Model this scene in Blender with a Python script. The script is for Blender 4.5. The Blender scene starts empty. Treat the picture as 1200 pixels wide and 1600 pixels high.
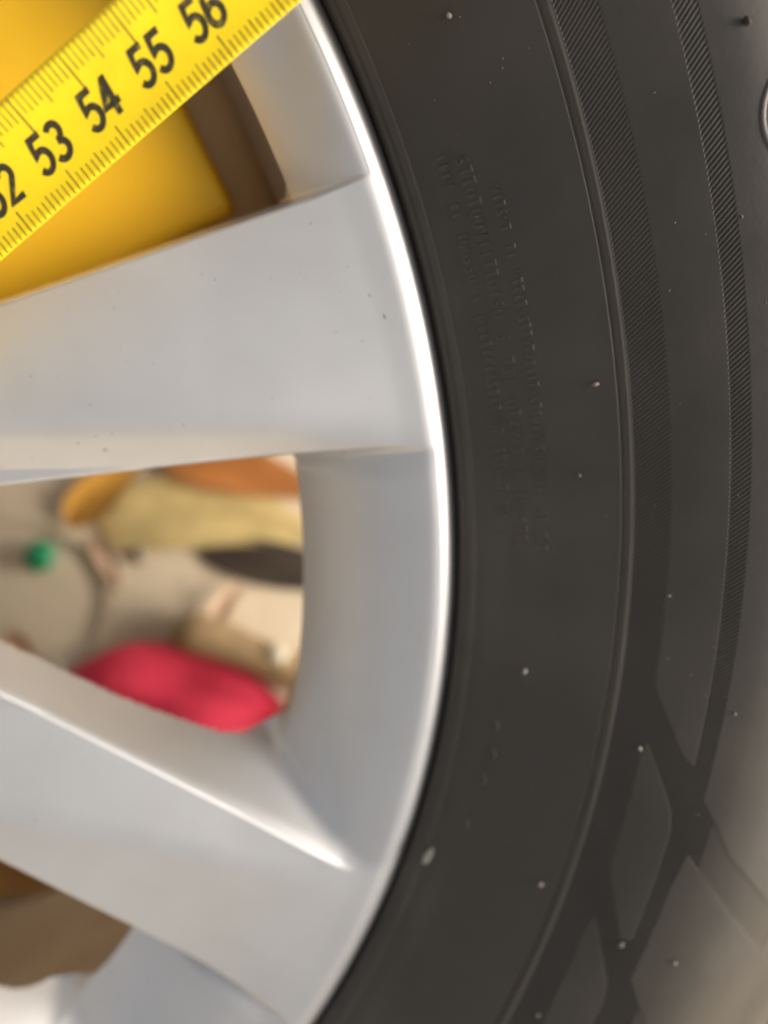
import bpy, bmesh, math, random
import numpy as np
from mathutils import Matrix, Vector

# ------------------------------------------------------------------ set-up
# The wheel is modelled in centimetres in its own frame (axis = +z, z = 0 at the
# outer rim flange).  It leans back, propped up 30 degrees off the ground, so W()
# turns that frame into the world's; litter is modelled in world centimetres.
S = 0.01
LEAN = math.radians(30); LIFT = 33.0
A3 = np.array([[1, 0, 0], [0, math.cos(LEAN), -math.sin(LEAN)], [0, math.sin(LEAN), math.cos(LEAN)]])
GROUND = 0.0
def W(x, y, z):
    p = A3@np.array([x, y, z], float); return (p[0]*S, p[1]*S, (p[2]+LIFT)*S)

sc = bpy.context.scene
# camera
cam_d = bpy.data.cameras.new('camera'); cam = bpy.data.objects.new('camera', cam_d)
sc.collection.objects.link(cam); sc.camera = cam
cam_d.sensor_fit = 'VERTICAL'; cam_d.sensor_height = 24.0; cam_d.sensor_width = 18.0
cam_d.lens = 1385/1600*24.0
cam_d.clip_start = 0.01; cam_d.clip_end = 200
_rx, _ry = -0.30284, -0.082496
cam.matrix_world = (Matrix.Translation(W(20.855, 7.609, 17.561)) @
                    Matrix.Rotation(LEAN, 4, 'X') @ Matrix.Rotation(_rx, 4, 'X') @ Matrix.Rotation(_ry, 4, 'Y'))
cam_d.dof.use_dof = True; cam_d.dof.focus_distance = 0.150; cam_d.dof.aperture_fstop = 4.7

# world and sun: hazy daylight, soft sun from behind and above the wheel
_d = Vector(A3@np.array([.84, .10, .46])).normalized()
SUN_EL = math.asin(_d.z); SUN_AZ = math.atan2(_d.y, _d.x)
wd = bpy.data.worlds.new('World'); sc.world = wd; wd.use_nodes = True
wn = wd.node_tree.nodes; wl = wd.node_tree.links
bg = wn['Background']; bg.inputs['Strength'].default_value = 0.12
sky = wn.new('ShaderNodeTexSky'); sky.sky_type = 'NISHITA'; sky.sun_disc = False
sky.sun_elevation = SUN_EL; sky.sun_rotation = math.pi/2 - SUN_AZ
sky.air_density = 1.0; sky.dust_density = 6.0; sky.ozone_density = 0.5
hs = wn.new('ShaderNodeHueSaturation'); hs.inputs['Saturation'].default_value = .22
wl.new(sky.outputs['Color'], hs.inputs['Color']); wl.new(hs.outputs['Color'], bg.inputs['Color'])
sun_d = bpy.data.lights.new('sun', 'SUN'); sun_d.energy = 3.9; sun_d.angle = math.radians(30); sun_d.color = (1, .88, .72)
sun = bpy.data.objects.new('sun', sun_d); sc.collection.objects.link(sun)
sun.rotation_euler = _d.to_track_quat('Z', 'Y').to_euler(); sun.location = (0.6, 1.3, 1.2)

vs = sc.view_settings; vs.view_transform = 'Standard'; vs.look = 'None'; vs.gamma = 1; vs.exposure = 0.24
vs.use_curve_mapping = False

# ------------------------------------------------------------------ helpers
C = sc.collection
def tag(o, label=None, cat=None, group=None, kind=None):
    if label: o['label'] = label
    if cat: o['category'] = cat
    if group: o['group'] = group
    if kind: o['kind'] = kind
    return o
def empty(name, p, world=False):
    o = bpy.data.objects.new(name, None); o.location = Vector(p)*S if world else W(*p); o.empty_display_size = .02; C.objects.link(o); return o
def np_mesh(name, V, F, mat, parent=None, smooth=True, world=False):
    """V (n,3) in cm; F (m,4) or (m,3) int array. Vertices are written relative to the parent's base."""
    V = np.asarray(V, float); F = np.asarray(F, np.int64)
    used = np.unique(F); rm = np.full(len(V), -1); rm[used] = np.arange(len(used)); V = V[used]; F = rm[F]
    P = V.copy()
    if not world:
        P = P@A3.T; P[:, 2] += LIFT
    P *= S
    if parent is not None:
        P -= np.array(base_of(parent))
    me = bpy.data.meshes.new(name); n, k = F.shape
    me.vertices.add(len(P)); me.vertices.foreach_set('co', P.astype(np.float32).ravel())
    me.loops.add(n*k); me.loops.foreach_set('vertex_index', F.astype(np.int32).ravel())
    me.polygons.add(n); me.polygons.foreach_set('loop_start', (np.arange(n)*k).astype(np.int32))
    me.polygons.foreach_set('use_smooth', np.full(n, smooth, bool))
    me.update(calc_edges=True)
    o = bpy.data.objects.new(name, me); me.materials.append(mat); C.objects.link(o)
    if parent is not None: o.parent = parent
    return o
def base_of(o):
    v = Vector((0, 0, 0))
    while o is not None:
        v += o.location; o = o.parent
    return v
def grid_faces(nu, nv, wrap_u=False):
    i = np.arange(nu if wrap_u else nu-1)[:, None]; j = np.arange(nv-1)[None, :]
    i2 = (i+1) % nu
    a = i*nv+j; b = i2*nv+j; c = i2*nv+j+1; d = i*nv+j+1
    return np.stack([a+0*j, b+0*j, c, d], -1).reshape(-1, 4)
def pol_xy(r, th): return r*np.cos(th), r*np.sin(th)
def revolve(name, prof, mat, parent=None, n=256, smooth=True):
    prof = np.array(prof, float); th = np.linspace(0, 2*math.pi, n, endpoint=False)
    R = prof[:, 0][None, :]; X, Y = pol_xy(R, th[:, None]); Z = np.broadcast_to(prof[:, 1][None, :], X.shape)
    return np_mesh(name, np.stack([X, Y, Z], -1).reshape(-1, 3), grid_faces(n, len(prof), True)[:, ::-1], mat, parent, smooth)
def sstep(a, b, x):
    t = np.clip((x-a)/(b-a), 0, 1); return t*t*(3-2*t)
def smax0(x, k):
    h = np.clip(.5+.5*x/k, 0, 1); return x*h + k*h*(1-h)
def smin(a, b, k):
    h = np.clip(.5+.5*(b-a)/k, 0, 1); return b*(1-h)+a*h - k*h*(1-h)

# ------------------------------------------------------------------ materials
def mat(name, col, rough=.5, metal=0., spec=.5, coat=0., coat_r=.2, bump=None, vary=None, sheen=0., rvar=0.):
    """bump=(scale, strength, distance); vary=(scale, other colour, low, high)"""
    m = bpy.data.materials.new(name); m.use_nodes = True; nt = m.node_tree; N = nt.nodes; L = nt.links
    b = N['Principled BSDF']
    b.inputs['Base Color'].default_value = (*col, 1); b.inputs['Roughness'].default_value = rough
    b.inputs['Metallic'].default_value = metal; b.inputs['Specular IOR Level'].default_value = spec
    b.inputs['Coat Weight'].default_value = coat; b.inputs['Coat Roughness'].default_value = coat_r
    tc = N.new('ShaderNodeTexCoord')
    if sheen:
        b.inputs['Sheen Weight'].default_value = sheen; b.inputs['Sheen Roughness'].default_value = .5; b.inputs['Sheen Tint'].default_value = (1, .82, .6, 1)
    if rvar:
        n = N.new('ShaderNodeTexNoise'); n.inputs['Scale'].default_value = 45; n.inputs['Detail'].default_value = 8; n.inputs['Roughness'].default_value = .65
        L.new(tc.outputs['Object'], n.inputs['Vector'])
        r = N.new('ShaderNodeMapRange'); r.inputs['From Min'].default_value = .3; r.inputs['From Max'].default_value = .7
        r.inputs['To Min'].default_value = rough-rvar; r.inputs['To Max'].default_value = rough+rvar
        L.new(n.outputs['Fac'], r.inputs['Value']); L.new(r.outputs['Result'], b.inputs['Roughness'])
    if vary:
        n = N.new('ShaderNodeTexNoise'); n.inputs['Scale'].default_value = vary[0]; n.inputs['Detail'].default_value = 6
        L.new(tc.outputs['Object'], n.inputs['Vector'])
        r = N.new('ShaderNodeMapRange'); r.inputs['From Min'].default_value = vary[2]; r.inputs['From Max'].default_value = vary[3]
        L.new(n.outputs['Fac'], r.inputs['Value'])
        mx = N.new('ShaderNodeMix'); mx.data_type = 'RGBA'
        mx.inputs['A'].default_value = (*col, 1); mx.inputs['B'].default_value = (*vary[1], 1)
        L.new(r.outputs['Result'], mx.inputs['Factor']); L.new(mx.outputs['Result'], b.inputs['Base Color'])
    if bump:
        n = N.new('ShaderNodeTexNoise'); n.inputs['Scale'].default_value = bump[0]; n.inputs['Detail'].default_value = 4
        L.new(tc.outputs['Object'], n.inputs['Vector'])
        bp = N.new('ShaderNodeBump'); bp.inputs['Strength'].default_value = bump[1]; bp.inputs['Distance'].default_value = bump[2]
        L.new(n.outputs['Fac'], bp.inputs['Height']); L.new(bp.outputs['Normal'], b.inputs['Normal'])
    return m
M = {}
M['silver'] = mat('silver_paint', (.74, .735, .735), .45, .84, .5, .10, .3, vary=(60, (.70, .69, .69), .35, .75), rvar=.018)
M['barrel'] = mat('brake_dusted_barrel', (.52, .42, .31), .5, .3, vary=(25, (.42, .32, .22), .35, .7))
M['rubber'] = mat('tyre_rubber', (.021, .016, .0105), .54, 0, .95, bump=(900, .10, .0003), vary=(22, (.044, .035, .024), .42, .68), rvar=.10, sheen=.06)
M['rubber_band'] = mat('tyre_rubber_hatched', (.022, .017, .011), .5, 0, .85, vary=(22, (.036, .028, .019), .42, .68), sheen=.05)
M['tape'] = mat('yellow_tape_lacquer', (.82, .60, .009), .36, 0, .5, .3, .2, vary=(180, (.76, .54, .009), .4, .7))
M['ink'] = mat('black_ink', (.035, .028, .012), .45, vary=(900, (.22, .17, .03), .56, .75))
M['tick_ink'] = mat('worn_tick_ink', (.11, .09, .012), .5, vary=(700, (.34, .27, .02), .5, .75))
M['orange'] = mat('orange_plastic', (.96, .58, .022), .45, 0, .4, vary=(8, (.93, .50, .018), .3, .7))
M['flange'] = mat('lid_shade_brown', (.62, .43, .22), .6, vary=(20, (.54, .36, .18), .3, .7))  # shade beside the orange lid, put into the colour as brown
M['ground'] = mat('sandy_concrete', (.68, .575, .425), .9, 0, .2, bump=(120, .5, .002), vary=(14, (.58, .475, .345), .4, .7))

# ------------------------------------------------------------------ ground
def build_ground():
    n = 41; xs = np.linspace(-1, 1, n); xs = np.sign(xs)*np.abs(xs)**3*3000
    X, Y = np.meshgrid(xs, xs, indexing='ij'); Z = np.full_like(X, GROUND)
    o = np_mesh('ground', np.stack([X, Y, Z], -1).reshape(-1, 3), grid_faces(n, n), M['ground'], world=True)
    tag(o, kind='structure')
build_ground()

# ------------------------------------------------------------------ the wheel
wheel = tag(empty('car_wheel', (0, -34.5*math.cos(LEAN), 0), True), 'silver alloy car wheel with black tyre propped above the littered concrete', 'wheel')
alloy = bpy.data.objects.new('alloy_rim', None); C.objects.link(alloy); alloy.parent = wheel

def P(r, deg): return np.array([r*math.cos(math.radians(deg)), r*math.sin(math.radians(deg))])
def rot2(p, deg):
    c, s = math.cos(math.radians(deg)), math.sin(math.radians(deg)); return np.array([c*p[0]-s*p[1], s*p[0]+c*p[1]])
# spokes of one 120-degree sector: (ccw edge, cw edge, crease, slope ccw side, slope cw side), each line = two points
BASE_SPOKES = [
    dict(ccw=((14.91, 6.18), (21.52, 8.51)), cw=((14.53, 2.48), (22.91, 3.53)), cr=(P(15.2, 14.6), P(23.4, 9.9)), su=.05, sl=.55),
    dict(ccw=((14.06, -2.30), (22.01, -6.96)), cw=((13.64, -6.36), (20.76, -11.62)), cr=(P(14.6, -19.5), P(23.5, -18.4)), su=.24, sl=.09),
    dict(ccw=(P(12, -44.6), P(22, -44.2)), cw=(P(12, -55.5), P(22, -53.5)), cr=(P(12, -48), P(22, -47)), su=.12, sl=.12),
    dict(ccw=(P(12, -62.5), P(22, -63.5)), cw=(P(12, -75), P(22, -73.5)), cr=(P(12, -68), P(22, -68)), su=.12, sl=.12)]
OUT = [dict(s1=2.95, relax=True, k=.9, kh=1.6, dz=2.05), dict(s1=4.6, relax=True, k=1.3, kh=1.8, dz=2.05), dict(s1=2.6, relax=True, k=.8, kh=1.5, dz=2.05), dict(s1=1.55, relax=False, k=.8, kh=.35, dz=1.05)]   # outer wall width of the opening after each spoke
SP = []
for k in range(3):
    for i, b in enumerate(BASE_SPOKES):
        f = lambda ln: tuple(rot2(np.array(q, float), -120*k) for q in ln)
        SP.append(dict(ccw=f(b['ccw']), cw=f(b['cw']), cr=f(b['cr']), su=b['su'], sl=b['sl'], out=OUT[i]))
R_WALL = 23.62
def line_dist(X, Y, ln):
    """signed distance, positive on the counter-clockwise side of an outward-pointing line"""
    a, b = ln; d = (b-a)/np.linalg.norm(b-a); return -(X-a[0])*d[1] + (Y-a[1])*d[0]
def rim_top(R):
    z = -0.06 + 0.02*sstep(22.9, 23.65, R)
    t = np.clip((R-23.42)/.60, 0, 1)
    return z - .40*(1-np.sqrt(np.clip(1-t*t, 0, 1)))
def face_height(X, Y):
    R = np.hypot(X, Y)
    inside = sstep(24.1, 19.5, R)
    best = np.full(X.shape, -1e9); owner = np.zeros(X.shape, int); crown = np.zeros(X.shape)
    # crown of the nearest spoke
    bd = np.full(X.shape, 1e9)
    for i, s in enumerate(SP):
        mid = (s['cr'][0]+s['cr'][1])/2
        side = X*mid[0]+Y*mid[1] > 0
        a = np.maximum(line_dist(X, Y, s['ccw']), -line_dist(X, Y, s['cw'])); a = np.where(side, a, 1e6)
        c = line_dist(X, Y, s['cr'])
        cz = -s['su']*smax0(c, .35) - s['sl']*smax0(-c, .35)
        m = a < bd; bd = np.where(m, a, bd); owner = np.where(m, i, owner); crown = np.where(m, np.maximum(cz, -.55), crown)
    drop = np.zeros(X.shape); wall = np.zeros(X.shape, bool); hole = np.full(X.shape, -9.)
    H = cut_depth(R)
    for i, s in enumerate(SP):
        t = SP[(i+1) % len(SP)]
        mid = (s['cw'][1]/np.linalg.norm(s['cw'][1]) + t['ccw'][1]/np.linalg.norm(t['ccw'][1])); mid /= np.linalg.norm(mid)
        a = -line_dist(X, Y, s['cw']); b = line_dist(X, Y, t['ccw'])
        h = X*mid[0]+Y*mid[1]-7.5
        s1 = s['out']['s1']; rh = R_WALL - s1
        # the wall of the next spoke leans out towards the rim
        sl = 6.0 + (1.9-6.0)*sstep(rh-5.8, rh+1.2, R) if s['out']['relax'] else 13.0 + 0*R
        fb = np.where(b > 0, b*sl, b*4); fa = np.where(a > 0, a*6, a*4)
        so = R_WALL - R; q = np.clip(so/s1, 0, None)
        fo = np.where(so > 0, s['out']['dz']*(.14*q + .86*q**2.1), so*1.2) + np.where(so > s1, (so-s1)*1.0, 0)
        fh = h*3
        g = smin(smin(fa, fb, .3), fh, .3); w = fo < g
        d = smin(g, fo, s['out']['k'])
        d = smax0(d, .025 + (.36 if i % 4 < 2 else .19)*sstep(.05, 1.1, so))
        # through-hole with rounded corners; the web left in the corners stays at the depth of the spoke's back
        hd = smin(np.minimum(smin(a-H/6, so-s1, .35), smin(b-H/sl, so-s1, s['out']['kh'])), h-1, .8)
        hole = np.maximum(hole, hd); d = H+.6 - smax0(H+.6-d, .4)
        m = d > drop; drop = np.where(m, d, drop); wall = np.where(m, w, wall)
    crown_f = crown*inside*sstep(.8, 0, bd)
    z = rim_top(R) + crown_f - drop
    return z, hole, owner, wall, R
def cut_depth(R): return 1.75 + .35*sstep(16, 20, R)
def build_face():
    Rmin = 8.2
    def patch(t0, t1, nt, rs):
        th = np.radians(np.linspace(t0, t1, nt)); T, R = np.meshgrid(th, rs, indexing='ij')
        X, Y = pol_xy(R, T); z, hole, owner, wall, Rr = face_height(X, Y)
        V = np.stack([X, Y, z], -1).reshape(-1, 3); F = grid_faces(nt, len(rs))[:, ::-1]
        keep = (hole.ravel()[F] < 0).all(1)
        cls = np.where(wall | (Rr > 22.95), -1, owner).ravel()[F[:, 0]]
        return V, F[keep], cls[keep]
    rs_f = np.concatenate([np.linspace(Rmin, 13, 60)[:-1], np.linspace(13, 23, 320)[:-1], np.linspace(23, 24.02, 60)])
    rs_c = np.concatenate([np.linspace(Rmin, 23, 150)[:-1], np.linspace(23, 24.02, 24)])
    A = patch(-60, 48, 1100, rs_f); B = patch(48, 300, 760, rs_c)
    off = len(A[0]); V = np.concatenate([A[0], B[0]]); F = np.concatenate([A[1], B[1]+off]); cls = np.concatenate([A[2], B[2]])
    for i in range(len(SP)):
        np_mesh('spoke', V, F[cls == i], M['silver'], alloy)
    np_mesh('rim_lip', V, F[cls == -1], M['silver'], alloy)
build_face()
# flange back under the lip, barrel, back flange and hub
revolve('rim_flange', [(24.02, -.43), (24.03, -.65), (23.7, -1.2), (23.2, -1.5)], M['silver'], alloy)
revolve('barrel', [(22.9, -1.0), (22.5, -1.4), (22.3, -1.9), (22.2, -2.3), (22.33, -2.45), (22.15, -3.0), (21.75, -3.3), (21.85, -3.45), (21.7, -4.4), (21.3, -5.0), (21.3, -6.2), (21.15, -7.0), (21.2, -8.4),
                   (21.7, -9.6), (22.4, -11.5), (22.9, -14), (22.9, -16.5), (23.4, -17.3), (24.0, -17.6)], M['barrel'], alloy)
revolve('hub', [(0.01, -.5), (3.2, -.55), (3.4, -.9), (5.0, -1.2), (7.0, -.9), (8.6, -.55), (8.7, -3), (7, -5), (.01, -5)], M['silver'], alloy, 96)

# ------------------------------------------------------------------ tyre
tyre = bpy.data.objects.new('tyre', None); C.objects.link(tyre); tyre.parent = wheel
PR = np.array([(23.6, -.9), (24.02, -.42), (24.10, -.12), (24.3, .12), (25, .60), (26, 1.19), (27, 1.72), (27.6, 2.02), (28.3, 2.36), (29, 2.63), (29.6, 2.79),
               (30.2, 2.83), (31, 2.70), (32, 2.32), (33, 1.86), (34, 1.05), (34.85, -.5), (35.1, -2.8)])
def catmull(xs, x, ys):
    m = np.gradient(ys, xs); i = np.clip(np.searchsorted(xs, x)-1, 0, len(xs)-2)
    h = xs[i+1]-xs[i]; t = (x-xs[i])/h
    return (2*t**3-3*t**2+1)*ys[i] + (t**3-2*t**2+t)*h*m[i] + (-2*t**3+3*t**2)*ys[i+1] + (t**3-t**2)*h*m[i+1]
def tyre_z(R): return catmull(PR[:, 0], np.asarray(R, float), PR[:, 1])
def in_poly(R, T, poly):
    """R, T(deg) arrays, poly list of (r, deg)"""
    res = np.zeros(R.shape, bool); n = len(poly)
    for i in range(n):
        (r1, t1), (r2, t2) = poly[i], poly[(i+1) % n]
        if t1 == t2: continue
        c = ((T < t1) != (T < t2)) & (R < (r2-r1)*(T-t1)/(t2-t1)+r1); res ^= c
    return res
# raised smooth panels of the lower sidewall lattice (r cm, degrees); everything else between the two rings there is hatched
PER = 9.05
def panels():
    out = [[(27.75, 46), (27.75, -1.6), (27.85, -2.2), (28.44, -4.55), (28.69, -5.0), (28.69, 46)]]
    for k in range(3):
        d = -PER*k
        out.append([(27.79, -4.4+d), (27.74, -5.1+d), (27.75, -10.4+d), (27.82, -11.2+d), (28.39, -14.0+d), (28.60, -13.8+d), (28.60, -8.2+d), (28.52, -7.3+d)])
        out.append([(29.02, -9.0+d), (28.92, -10.7+d), (28.88, -15.6+d), (29.52, -17.4+d), (31.0, -20.4+d), (32.3, -20.4+d), (32.2, -14.2+d), (30.27, -11.3+d)])
    return out
PAN = panels()
OUTER = [(29.01, 46), (29.01, -6.35), (29.82, -8.64), (31.1, -10.7), (33.0, -13.0), (33.0, 46)]
def hatch_mask(R, T):
    m = (R > 27.16) & (R < 29.01)
    low = (T < -5) & (R >= 29.0) & (R < 31.6)
    m = m | low
    for p in PAN: m &= ~in_poly(R, T, p)
    m &= ~in_poly(R, T, OUTER)
    return m
def soft(mask, it=2):
    f = mask.astype(float)
    for _ in range(it):
        g = f.copy(); g[1:-1, 1:-1] = (f[:-2, 1:-1]+f[2:, 1:-1]+f[1:-1, :-2]+f[1:-1, 2:]+2*f[1:-1, 1:-1])/6; f = g
    return f
def sidewall(R, T):
    """height and hatch weight over (r, theta deg) grids"""
    z = tyre_z(R)
    # thin moulding line close to the rim, fine groove + ridge outside it
    z = z + .055*np.exp(-((R-24.31)/.045)**2) - .03*np.exp(-((R-24.21)/.035)**2)
    z = z - .042*np.exp(-((R-26.98)/.028)**2) + .024*np.exp(-((R-27.08)/.045)**2)
    return z
def build_tyre():
    T0, T1 = -32., 37.
    thf = np.linspace(T0, T1, 3000); thm = np.linspace(T0, T1, 700)
    # inner zone
    rs = np.concatenate([np.linspace(23.6, 24.4, 60)[:-1], np.linspace(24.4, 26.8, 70)[:-1], np.linspace(26.8, 27.16, 26)])
    T, R = np.meshgrid(thm, rs, indexing='ij'); X, Y = pol_xy(R, np.radians(T))
    np_mesh('inner_sidewall', np.stack([X, Y, sidewall(R, T)], -1).reshape(-1, 3), grid_faces(len(thm), len(rs))[:, ::-1], M['rubber'], tyre)
    # hatched zone, ridges run about 40 degrees off the radius
    rs = np.linspace(27.16, 29.3, 190)
    T, R = np.meshgrid(thf, rs, indexing='ij'); X, Y = pol_xy(R, np.radians(T))
    hm = hatch_mask(R, T); f = soft(hm, 2)
    ph = (np.radians(T)*28*math.cos(math.radians(40)) - (R-28)*math.sin(math.radians(40)))/.068
    amp = .014*(.94+.06*np.sin(np.radians(T)*57+R*3))
    Z = sidewall(R, T) - .010*f + amp*f*np.sin(2*math.pi*ph)
    V = np.stack([X, Y, Z], -1).reshape(-1, 3); F = grid_faces(len(thf), len(rs))[:, ::-1]
    c = hm.ravel()[F].any(1)
    tag(np_mesh('hatched_band', V, F[c], M['rubber_band'], tyre), kind='stuff')
    np_mesh('sidewall_panel', V, F[~c], M['rubber'], tyre)
    # shoulder zone
    rs = np.concatenate([np.linspace(29.3, 32, 80)[:-1], np.linspace(32, 35.1, 40)])
    T, R = np.meshgrid(thm, rs, indexing='ij'); X, Y = pol_xy(R, np.radians(T))
    hm = hatch_mask(R, T); f = soft(hm, 1)
    V = np.stack([X, Y, sidewall(R, T) - .010*f], -1).reshape(-1, 3); F = grid_faces(len(thm), len(rs))[:, ::-1]; c = hm.ravel()[F].any(1)
    np_mesh('shoulder', V, F[~c], M['rubber'], tyre)
    np_mesh('shoulder_strip', V, F[c], M['rubber_band'], tyre)
    # rest of the ring
    tr = np.linspace(T1, T0+360, 420); rs = np.concatenate([np.linspace(23.6, 24.4, 20)[:-1], np.linspace(24.4, 35.1, 130)])
    T, R = np.meshgrid(tr, rs, indexing='ij'); X, Y = pol_xy(R, np.radians(T))
    np_mesh('outer_sidewall', np.stack([X, Y, sidewall(R, T)], -1).reshape(-1, 3), grid_faces(len(tr), len(rs))[:, ::-1], M['rubber'], tyre)
    revolve('tread', [(35.1, -2.8), (35.1, -4.5), (34.6, -4.6), (34.6, -5), (35.05, -5.1), (34.7, -8.2), (34.2, -8.3), (34.2, -8.9), (34.7, -9), (34.66, -12.2), (34.3, -12.3),
                      (34.3, -12.7), (34.62, -12.8), (34.5, -15), (34, -17.5), (33, -19), (31.5, -19.8), (30.2, -20), (28.5, -19.6), (26, -18.6), (24.0, -17.5)], M['rubber'], tyre)
build_tyre()

# ------------------------------------------------------------------ raised marks on the inner sidewall (too worn to read)
def stroke_ribbon(pts, half, height, V, F):
    """raised bar along (r, deg) points on the tyre surface"""
    n = len(pts); base = len(V)
    for i, (r, t) in enumerate(pts):
        r0, t0 = pts[max(i-1, 0)]; r1, t1 = pts[min(i+1, n-1)]
        dr, dt = r1-r0, math.radians(t1-t0)*r; l = math.hypot(dr, dt) or 1
        nr, ntg = -dt/l, dr/l
        for k, (o, hh) in enumerate(((-1.6, -.004), (-.6, height), (.6, height), (1.6, -.004))):
            rr = r+nr*o*half; tt = math.radians(t)+ntg*o*half/r
            V.append((rr*math.cos(tt), rr*math.sin(tt), float(tyre_z(rr))+hh))
    for i in range(n-1):
        for k in range(3):
            a = base+i*4+k; F.append((a, a+1, a+5, a+4))
def build_marks():
    rnd = random.Random(5)
    for (r, t_hi, t_lo, size) in ((24.86, 21.2, 4.0, .17), (25.18, 21.4, 3.4, .2), (25.57, 19.8, 3.6, .15)):
        V, F = [], []
        t = t_hi
        while t > t_lo:
            w = size*.62
            dg = math.degrees(w/r)
            kind = rnd.random()
            if kind > .14:
                q = rnd.choice('cbjsvl')
                h = size/2; hd = dg/2
                if q == 'c': pts = [[(r+h*math.cos(a), t+hd*math.sin(a)) for a in np.linspace(.4, 5.4, 9)]]
                elif q == 'b': pts = [[(r-h, t), (r+h, t)], [(r+h*math.cos(a), t-hd+hd*math.sin(a)) for a in np.linspace(0, 3.1, 6)]]
                elif q == 'j': pts = [[(r+h, t+hd), (r+h, t-hd)], [(r+h, t), (r-h, t)]]
                elif q == 's': pts = [[(r+h, t-hd), (r+h*.6, t+hd), (r, t), (r-h*.6, t-hd), (r-h, t+hd)]]
                elif q == 'v': pts = [[(r+h, t+hd), (r-h, t), (r+h, t-hd)]]
                else: pts = [[(r+h, t), (r-h, t)]]
                for p in pts: stroke_ribbon(p, .024, .016, V, F)
            t -= dg*1.5 if kind > .14 else dg*2.2
        tag(np_mesh('raised_marking', V, np.array(F), M['rubber'], tyre), kind='stuff')
    V, F = [], []
    for (r, t, s) in ((24.98, -6.06, .2), (25.02, -7.6, .22), (24.96, -9.2, .2), (24.86, -12.1, .22)):
        stroke_ribbon([(r+s/2*math.cos(a), t+.35*math.sin(a)) for a in np.linspace(-1.3, 1.5, 8)], .02, .02, V, F)
    tag(np_mesh('raised_marking', V, np.array(F), M['rubber'], tyre), kind='stuff')
    # big outlined letter whose edge enters the frame on the shoulder
    V, F = [], []
    stroke_ribbon([(30.45+.88*math.cos(a), 18.6+1.75*math.sin(a)) for a in np.linspace(0, 2*math.pi, 40)], .04, .02, V, F)
    stroke_ribbon([(30.45+.5*math.cos(a), 18.6+1.0*math.sin(a)) for a in np.linspace(0, 2*math.pi, 40)], .04, .02, V, F)
    np_mesh('raised_letter', V, np.array(F), M['rubber'], tyre)
build_marks()

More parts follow.
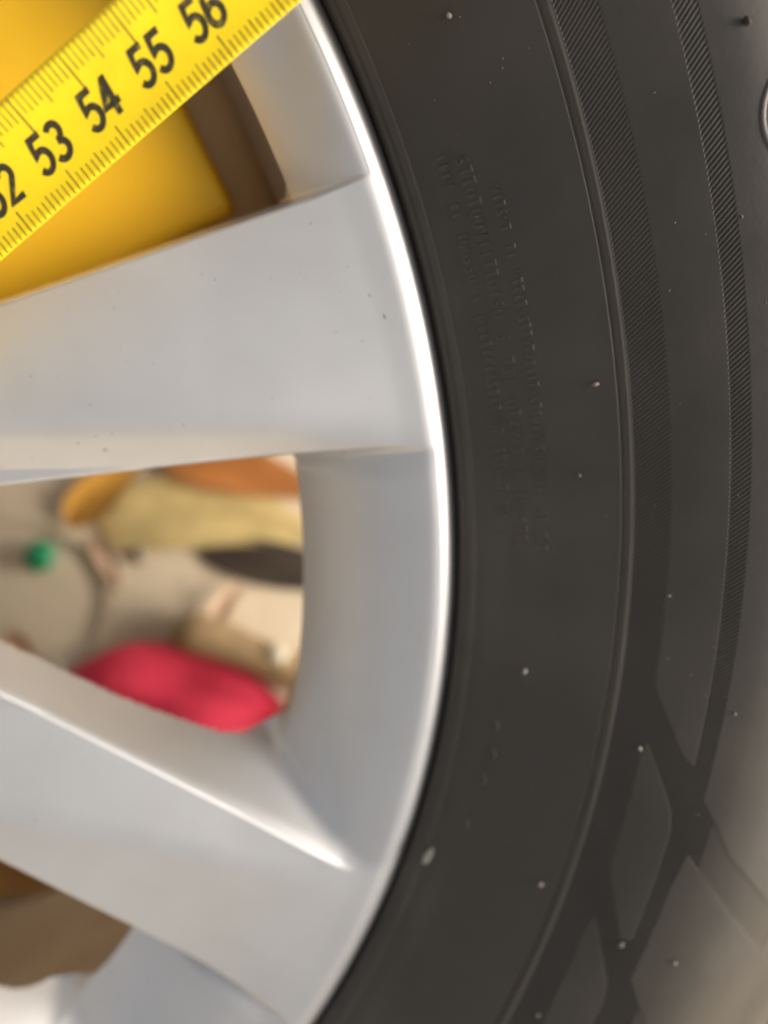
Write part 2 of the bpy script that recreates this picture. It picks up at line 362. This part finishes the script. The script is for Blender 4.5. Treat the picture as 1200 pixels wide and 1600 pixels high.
# ------------------------------------------------------------------ tape measure
TA = math.radians(39.03); TU = np.array([math.cos(TA), math.sin(TA)]); TV = np.array([-math.sin(TA), math.cos(TA)])
V_LO, V_HI, U54 = -4.625, -3.02, 19.66
tape = tag(empty('tape_measure', (*(TU*U54+TV*-3.82), 2.9)), 'yellow tape measure blade stretched across the wheel, showing 52 to 56', 'tape measure')
def tape_z(u, v):
    q = (v-(V_LO+V_HI)/2)/((V_HI-V_LO)/2)
    return 2.90 + .10*q*q
def tape_pt(u, v, dz=0.): 
    p = TU*u+TV*v; return (p[0], p[1], tape_z(u, v)+dz)
def build_tape():
    us = np.linspace(-34.4, 38, 90); vsn = np.linspace(V_LO, V_HI, 17); V = []
    for dz in (0., -.014):
        for u in us:
            for v in vsn: V.append(tape_pt(u, v, dz))
    n = len(us)*len(vsn); F0 = grid_faces(len(us), len(vsn)); F = np.concatenate([F0, F0[:, ::-1]+n])
    # edges
    e = []
    for i in range(len(us)-1):
        for j in (0, len(vsn)-1):
            a, b = i*len(vsn)+j, (i+1)*len(vsn)+j
            e.append((a, a+n, b+n, b) if j == 0 else (b, b+n, a+n, a))
    np_mesh('blade', V, np.concatenate([F, np.array(e)]), M['tape'], tape)
    # millimetre scale
    rnd = random.Random(2)
    V, F = [], []
    def tick(u, v0, v1, w):
        b = len(V); n = 4; w *= rnd.uniform(.85, 1.15)
        for k in range(n+1):
            v = v0+(v1-v0)*k/n
            V.append(tape_pt(u-w/2, v, .003)); V.append(tape_pt(u+w/2, v, .003))
        for k in range(n): F.append((b+2*k, b+2*k+1, b+2*k+3, b+2*k+2))
    for mm in range(-60, 61):
        u = U54+mm*.1
        if mm % 10 == 0: hi, lo, w = .62, .37, .026
        elif mm % 5 == 0: hi, lo, w = .44, .27, .023
        else: hi, lo, w = .33, .24, .021
        hi *= rnd.uniform(.95, 1.04); lo *= rnd.uniform(.93, 1.05)
        tick(u, V_HI-.02, V_HI-.02-hi, w); tick(u-.005, V_LO+.015, V_LO+.015+lo, w*.9)
    tag(np_mesh('scale_mark', V, np.array(F)[:, ::1], M['tick_ink'], tape), kind='stuff')
    # numbers: bold strokes, digit box 1 wide x 2 high
    arc = lambda cx, cy, rx, ry, a0, a1, n=10: [(cx+rx*math.cos(math.radians(a)), cy+ry*math.sin(math.radians(a))) for a in np.linspace(a0, a1, n)]
    DG = {'0': [arc(.5, 1, .42, .88, 90, 449, 24)], '1': [[(.2, 1.55), (.55, 1.85), (.55, .0)]],
          '2': [arc(.48, 1.38, .42, .46, 165, -20, 12)+[(.62, .85), (.12, .14), (.98, .14)]],
          '3': [arc(.45, 1.42, .40, .42, 150, -75, 12)+[(.42, 1.02)], [(.42, .985)]+arc(.45, .54, .45, .44, 80, -155, 14)],
          '4': [[(.66, 1.98), (.66, 0)], [(.60, 1.85), (.06, .62), (1.02, .62)]],
          '5': [[(.95, 1.86), (.22, 1.86), (.14, 1.06)]+arc(.47, .66, .46, .54, 118, -150, 16)],
          '6': [[(.86, 1.72)]+arc(.52, 1.30, .42, .58, 70, 170, 8)+arc(.5, .60, .44, .50, 178, 500, 20)],
          '7': [[(.05, 1.86), (.95, 1.86), (.4, 0)]], '8': [arc(.5, 1.45, .38, .42, 90, 449, 18), arc(.5, .55, .44, .47, 90, 449, 18)]}
    HW = .178
    for num in range(51, 59):
        V, F = [], []
        for ci, ch in enumerate(str(num)):
            for si, st in enumerate(DG[ch]):
                p = np.array(st); n = len(p); b = len(V)
                t = np.diff(p, axis=0); t /= np.linalg.norm(t, axis=1, keepdims=True)
                for i in range(n):
                    t0 = t[max(i-1, 0)]; t1 = t[min(i, n-2)]; m = t0+t1; m /= np.linalg.norm(m)
                    k = min(1/max(m@t1, .45), 1.5); nn = np.array([-m[1], m[0]])*HW*k
                    for q in (p[i]+nn, p[i]-nn):
                        x = (q[0]-.5)+(ci-.5)*1.27; y = q[1]
                        u = U54+(num-54)+x*.265+.03+(y-1)*.05; w = -4.17+y*.285
                        V.append(tape_pt(u, w, .0045+.0012*si+.0003*ci))
                for i in range(n-1): F.append((b+2*i, b+2*i+1, b+2*i+3, b+2*i+2))
        np_mesh('number', V, np.array(F), M['ink'], tape, False)
build_tape()

# ------------------------------------------------------------------ orange case standing inside the barrel
def build_case():
    root = tag(empty('plastic_lid', (15.5, 9.5, -7)), 'orange-yellow plastic lid with rounded corner behind the tape, inside the wheel', 'lid')
    out = [(18.82, 8.88), (19.06, 8.42), (19.16, 8.18), (19.15, 8.0), (19.02, 7.88), (18.8, 7.80), (18.0, 7.45), (13.9, 5.2), (12.2, 4.9), (11.5, 5.7), (11.2, 9), (11.4, 12.8), (12.4, 14.1), (13.8, 14.3), (15.2, 13.9), (16.5, 13.1), (17.4, 11.8), (18.26, 9.99)][::-1]
    cx = np.mean([p[0] for p in out]); cy = np.mean([p[1] for p in out])
    # refine outline
    o = np.array(out, float)
    for _ in range(2):
        o = np.stack([o*.75+np.roll(o, -1, 0)*.25, o*.25+np.roll(o, -1, 0)*.75], 1).reshape(-1, 2)
    n = len(o); rings = []
    for inset, z in ((0, -5.5), (0, -2.95), (.05, -2.76), (.14, -2.64), (.35, -2.6), (2, -2.59), (5, -2.58)):
        d = o-np.array([cx, cy]); l = np.linalg.norm(d, axis=1, keepdims=True); rings.append(np.c_[o-d/l*np.minimum(inset, l-.2), np.full(n, z)])
    V = np.concatenate(rings+[np.array([[cx, cy, -2.58]])]); F = []
    for k in range(len(rings)-1):
        for i in range(n):
            j = (i+1) % n; F.append((k*n+i, (k+1)*n+i, (k+1)*n+j, k*n+j))
    tl = len(V)-1; k = len(rings)-1
    F = np.array(F); 
    a = np.array([((k*n+i), tl, tl, k*n+(i+1) % n) for i in range(n)])
    np_mesh('lid_rim', V, F, M['orange'], root)
    fl = []  # added ring that fills the gap round the lid with painted brown shade
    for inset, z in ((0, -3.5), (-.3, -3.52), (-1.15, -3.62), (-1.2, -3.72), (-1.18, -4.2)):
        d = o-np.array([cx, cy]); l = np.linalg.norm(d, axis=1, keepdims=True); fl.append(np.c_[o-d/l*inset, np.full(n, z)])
    np_mesh('lid_shade_flange', np.concatenate(fl), np.array([(k*n+i, k*n+(i+1) % n, (k+1)*n+(i+1) % n, (k+1)*n+i) for k in range(len(fl)-1) for i in range(n)])[:, ::-1], M['flange'], root)
    np_mesh('lid_top', V, a[:, [0, 1, 3]], M['orange'], root)
build_case()

# ------------------------------------------------------------------ litter on the ground under the wheel
def leaf(name, label, p0, p1, width, col, cup=.4, bend=.3, cat='leaf', tipw=.6, seed=0, z0=.15, rough=.6):
    rnd = random.Random(seed)
    p0 = np.array(p0); p1 = np.array(p1); L_ = np.linalg.norm(p1-p0); d = (p1-p0)/L_; nn = np.array([-d[1], d[0]])
    nu, nv = 19, 9; root = tag(empty(name, (*((p0+p1)/2), GROUND), True), label, cat, 'dry litter on the ground inside the wheel')
    V = []
    for s in (1, -1):
        for i in range(nu):
            t = i/(nu-1); w = width/2*(math.sin(math.pi*t**tipw)**.8 if 0 < t < 1 else .02)
            for j in range(nv):
                q = j/(nv-1)*2-1
                wob = .06*math.sin(7*t+3*q+seed)
                xy = p0+d*L_*t+nn*(q*w+bend*math.sin(math.pi*t))
                V.append((xy[0], xy[1], GROUND+z0+cup*q*q*(w/width*2)+wob*width*.3+ s*.02+.1*math.sin(math.pi*t)))
    n = nu*nv; F0 = grid_faces(nu, nv); F = np.concatenate([F0, F0[:, ::-1]+n])
    m = mat(name+'_surface', col, rough, vary=(60, tuple(c*.72 for c in col), .35, .7))
    np_mesh('leaf_blade', V, F[:, ::-1], m, root, world=True)
    # midrib
    V = []; 
    for i in range(nu):
        t = i/(nu-1); c = p0+d*L_*(t*1.06-.06)+nn*bend*math.sin(math.pi*max(t, 0))
        for k in range(5):
            a = 2*math.pi*k/5; V.append((c[0]+nn[0]*.05*math.cos(a), c[1]+nn[1]*.05*math.cos(a), GROUND+z0+.05+.1*math.sin(math.pi*t)+.05*math.sin(a)))
    i = np.arange(nu-1)[:, None]; k = np.arange(5)[None]; k2 = (k+1) % 5
    F = np.stack([i*5+k, i*5+k2, (i+1)*5+k2, (i+1)*5+k], -1).reshape(-1, 4)
    np_mesh('midrib', V, F, mat(name+'_rib', tuple(c*.8 for c in col), .6), root, world=True)
    return root
def stick(name, label, p0, p1, r0, r1, col, cat='twig', endcol=None):
    p0 = np.array(p0); p1 = np.array(p1); d = p1-p0; L_ = np.linalg.norm(d); d /= L_; nn = np.array([-d[1], d[0]])
    root = tag(empty(name, (*((p0+p1)/2), GROUND), True), label, cat, 'dry litter on the ground inside the wheel')
    nu, nk = 14, 12; V = []
    for i in range(nu):
        t = i/(nu-1); r = (r0+(r1-r0)*t)*(1+.06*math.sin(9*t)); c = p0+d*L_*t+nn*.12*math.sin(4*t)
        if i in (0, nu-1): r *= .55
        for k in range(nk):
            a = 2*math.pi*k/nk; rr = r*(1+.05*math.sin(3*a+t*5)); V.append((c[0]+nn[0]*rr*math.cos(a), c[1]+nn[1]*rr*math.cos(a), GROUND+max(r0, r1)+rr*math.sin(a)))
    i = np.arange(nu-1)[:, None]; k = np.arange(nk)[None]; k2 = (k+1) % nk
    F = np.stack([i*nk+k, i*nk+k2, (i+1)*nk+k2, (i+1)*nk+k], -1).reshape(-1, 4)
    np_mesh('stem', V, F, mat(name+'_bark', col, .7, vary=(50, tuple(c*.65 for c in col), .35, .7)), root, world=True)
    for e, rr in ((p0, r0*.56), (p1, r1*.56)):
        Vd = [(e[0], e[1], GROUND+max(r0, r1))]+[(e[0]+nn[0]*rr*math.cos(2*math.pi*k/nk), e[1]+nn[1]*rr*math.cos(2*math.pi*k/nk), GROUND+max(r0, r1)+rr*math.sin(2*math.pi*k/nk)) for k in range(nk)]
        np_mesh('cut_end', Vd, np.array([(0, 1+k, 1+(k+1) % nk) for k in range(nk)]), mat(name+'_end', endcol or col, .7), root, world=True)
    return root
def lump(name, label, p, size, col, cat, seed=0, flat=.6, group='dry litter on the ground inside the wheel', z=None, rough=.6, ax=(1, 1), ang=0., spec=.5, world=True):
    rnd = np.random.RandomState(seed); bm = bmesh.new(); bmesh.ops.create_icosphere(bm, subdivisions=3, radius=1)
    K = rnd.normal(size=(6, 3))*1.6; Ph = rnd.uniform(0, 6, 6); V = []
    for v in bm.verts:
        q = np.array(v.co); s = 1+.10*np.sin(K@q+Ph).sum(); V.append(q*s)
    V = np.array(V); F = np.array([[v.index for v in f.verts] for f in bm.faces]); bm.free()
    V *= np.array([size*ax[0], size*ax[1], size*flat])
    c, s = math.cos(ang), math.sin(ang); V[:, :2] = V[:, :2]@np.array([[c, s], [-s, c]])
    zb = (GROUND if z is None else z) - V[:, 2].min()*.92
    m = mat(name+'_surface', col, rough, 0, spec, vary=(300, tuple(x*.75 for x in col), .4, .65))
    o = np_mesh(name, V+np.array([p[0], p[1], zb]), F, m, world=world)
    tag(o, label, cat, group); return o

leaf('fallen_leaf', 'large pale yellow dry leaf below the upper spoke', (8.4, 8.8), (22.2, 7.6), 4.6, (.62, .47, .20), .25, 1.2, seed=1)
leaf('fallen_leaf', 'orange-brown dry leaf right of and above the pale yellow leaf', (12.0, 12.8), (22.4, 10.2), 3.2, (.44, .16, .035), .3, .2, seed=2, z0=.6)
leaf('fallen_leaf', 'short orange-yellow leaf tip peeking out under the upper spoke', (6.8, 8.6), (11.4, 13.4), 2.4, (.60, .30, .04), .3, .1, seed=3, z0=.4)
leaf('fallen_leaf', 'narrow dark brown leaf lying below the pale yellow leaf', (14.4, 7.0), (24.5, 5.0), 2.7, (.045, .03, .02), .2, .1, seed=4, tipw=.8)
leaf('fallen_leaf', 'small pinkish tan leaf right of the green pebble', (8.3, 7.8), (9.9, 4.7), 1.0, (.68, .46, .31), .2, .1, seed=5, z0=.05)
leaf('fallen_leaf', 'tiny pinkish curl standing over the tan twig', (15.4, 2.7), (17.0, 5.2), 1.0, (.74, .50, .33), .3, .15, seed=6, z0=.7)
leaf('fallen_leaf', 'small orange-pink leaf at the lower left of the opening', (3.9, 2.4), (5.6, .4), 1.1, (.66, .42, .25), .2, .1, seed=7, z0=.5)
leaf('fallen_leaf', 'rusty orange leaf behind the lower spoke', (0.5, -8.6), (9.6, -10.6), 4.6, (.50, .24, .06), .3, .1, seed=8)
stick('broken_twig', 'thick tan twig lying along the red cloth scrap', (13.2, 2.6), (21.5, -.6), 1.1, 1.0, (.46, .31, .16), endcol=(.75, .66, .48))
lump('pebble', 'cream white pebble at the right end of the tan twig', (19.0, .9), .6, (.78, .72, .56), 'pebble', 3, z=GROUND+1.5)
lump('pebble', 'small bright green pebble on the pale paper scrap', (5.4, 6.8), .85, (.02, .30, .13), 'pebble', 4, rough=.3, z=.25)
lump('pebble', 'small white pebble above the lower spoke at far left', (6.6, .2), .55, (.75, .70, .62), 'pebble', 6)
lump('pebble', 'small grey-brown pebble left of the pale yellow leaf', (11.0, 7.0), .6, (.36, .29, .20), 'pebble', 7, flat=.4)

def paper():
    n = 48; root = None; V = []; rings = [0, .4, .8, 1.0]
    c = np.array([3.6, 3.9]); rnd = random.Random(9)
    for s in (1, -1):
        for q in rings:
            for i in range(n):
                a = 2*math.pi*i/n; r = 5.4*q*(1+.03*math.sin(3*a+1)+.012*math.sin(11*a))
                V.append((c[0]+r*math.cos(a), c[1]+r*math.sin(a)*.95, GROUND+.12+s*.03+.04*q*q*math.sin(2*a+.5)))
    N_ = n*len(rings); F = []
    for k in range(len(rings)-1):
        for i in range(n):
            j = (i+1) % n; F.append((k*n+i, k*n+j, (k+1)*n+j, (k+1)*n+i))
    F0 = np.array(F)[:, ::-1]; e = []
    b = (len(rings)-1)*n
    for i in range(n):
        j = (i+1) % n; e.append((b+i, b+j, b+j+N_, b+i+N_))
    o = np_mesh('paper_scrap', V, np.concatenate([F0, F0[:, ::-1]+N_, np.array(e)]), mat('paper_surface', (.74, .64, .48), .8, vary=(30, (.68, .57, .42), .4, .7)), world=True)
    tag(o, 'pale beige rounded paper scrap under the green pebble', 'paper')
paper()
def cloth():
    # crumpled scrap with soft folds and real thickness
    nu, nv = 60, 30; V = []
    for s in (1, -1):
        for i in range(nu):
            for j in range(nv):
                a = i/(nu-1); b = j/(nv-1)*2-1
                w = 2.6*math.sin(math.pi*min(max(a*.93+.05, 0), 1))**.8*(1+.05*math.sin(9*a))
                x = 7.4+a*12.0; y = -.55-a*1.2+b*w+.3*math.sin(4*a)
                fold = .35*math.sin(5.5*a+1.3*b+.4)+.22*math.sin(11*a-2*b)+.12*math.sin(6*b+8*a)
                V.append((x, y, GROUND+.75+fold*(1-.5*abs(b))+s*.05))
    n = nu*nv; F0 = grid_faces(nu, nv); 
    o = np_mesh('cloth_scrap', V, np.concatenate([F0, F0[:, ::-1]+n]), mat('red_cloth', (.74, .045, .095), .8, 0, .3, bump=(700, .4, .001), vary=(40, (.58, .034, .07), .4, .7)), world=True)
    tag(o, 'crumpled red cloth scrap seen through the middle wheel opening', 'cloth')
cloth()

# ------------------------------------------------------------------ grit and chips
def on_tyre(r, t): return (r*math.cos(math.radians(t)), r*math.sin(math.radians(t))), float(tyre_z(r))
GR = [(26.61, 11.02, .075, (.50, .36, .27), 'tan grit grain on the smooth sidewall beside the raised ring'),
      (25.42, -2.58, .065, (.55, .50, .42), 'pale grit grain on the dark inner sidewall below mid height'),
      (27.70, -4.78, .06, (.75, .72, .66), 'white grit grain at the tip of the lattice panel'),
      (26.65, -13.12, .07, (.50, .42, .38), 'pinkish grit grain on the lower inner sidewall'),
      (28.44, -14.16, .075, (.55, .52, .46), 'grey grit grain at the foot of the lattice panel'),
      (29.59, 21.57, .085, (.05, .04, .03), 'dark crumb near the top right of the tyre shoulder'),
      (25.70, 25.73, .07, (.30, .24, .18), 'brownish grain on the tyre near the top edge'),
      (29.19, -2.34, .035, (.75, .70, .62), 'tiny bright grain beyond the outer hatched ring'),
      (27.80, 2.26, .045, (.60, .56, .48), 'small pale grain on the edge of the inner hatched ring'),
      (29.55, -14.05, .055, (.42, .40, .36), 'faint grey grain low on the tyre shoulder'),
      (27.61, -19.58, .045, (.70, .68, .62), 'tiny white grain at the bottom of the hatched ring'),
      (26.24, 7.2, .035, (.50, .44, .36), 'tiny grain on the smooth sidewall at mid height')]
for i, (r, t, s, c, lab) in enumerate(GR):
    (x, y), z = on_tyre(r, t); lump('grit_grain', lab, (x, y), s*.85, tuple(q*.5 for q in c), 'grit', 20+i, .7, 'grit on the tyre', z, ax=(1, .75), ang=i, world=False)
(x, y), z = on_tyre(24.42, -14.8); lump('mud_smear', 'pale grey mud smear on the tyre beside the rim', (x, y), .24, (.20, .20, .17), 'mud', 41, .16, None, z, .9, (1, .45), math.radians(65), world=False)
lump('paint_chip', 'cream flake on the upper spoke near its lower edge', (21.5, 3.95), .10, (.75, .66, .48), 'flake', 42, .3, None, -.62, .8, (1, .4), -.7, world=False)
def dust():
    rnd = random.Random(11); V = []; F = []
    for i in range(110):
        r = rnd.uniform(24.6, 31); t = rnd.uniform(-22, 28); s = rnd.uniform(.006, .016)*(1.5 if rnd.random() < .08 else 1)
        (x, y), z = on_tyre(r, t); b = len(V); e = rnd.uniform(.6, 2.2); a = rnd.uniform(0, 3.1); ca, sa = math.cos(a)*s*e, math.sin(a)*s*e
        V += [(x+ca, y+sa, z+.004), (x-sa/e, y+ca/e, z+.004), (x-ca, y-sa, z+.004), (x+sa/e, y-ca/e, z+.004), (x, y, z+s), (x, y, z-s*.3)]
        for k in range(4): F += [(b+k, b+(k+1) % 4, b+4), (b+(k+1) % 4, b+k, b+5)]
    tag(np_mesh('dust', V, np.array(F), mat('pale_dust', (.17, .15, .125), .9), smooth=False), 'fine pale dust flecks scattered over the tyre sidewall', 'dust', kind='stuff')
dust()
def flecks():
    # brake-dust flecks and nicks on the painted spokes
    rnd = random.Random(21); V = []; F = []
    pts = [(16.7, 3.35, .045, 1.4), (16.2, 3.5, .03, 1.), (22.3, 6.1, .03, 3.), (22.0, 6.5, .02, 3.)]
    for i in range(90):
        r = rnd.uniform(14, 23.2); t = math.radians(rnd.choice([rnd.uniform(9.5, 21), rnd.uniform(-28, -15)])); pts.append((r*math.cos(t), r*math.sin(t), rnd.uniform(.006, .018), rnd.uniform(.8, 2.4)))
    P2 = np.array(pts); z = face_height(P2[:, 0], P2[:, 1])[0]
    for (x, y, s_, e), zz in zip(pts, z):
        b = len(V); a = rnd.uniform(0, 3.1); ca, sa = math.cos(a)*s_*e, math.sin(a)*s_*e
        V += [(x+ca, y+sa, zz-.002), (x-sa/e, y+ca/e, zz-.002), (x-ca, y-sa, zz-.002), (x+sa/e, y-ca/e, zz-.002), (x, y, zz+.006), (x, y, zz-.01)]
        for k in range(4): F += [(b+k, b+(k+1) % 4, b+4), (b+(k+1) % 4, b+k, b+5)]
    tag(np_mesh('grime', V, np.array(F), mat('dark_grime', (.20, .17, .14), .8), smooth=False), 'tiny dark grime flecks on the silver spokes', 'grime', kind='stuff')
flecks()
bpy.context.view_layer.update()
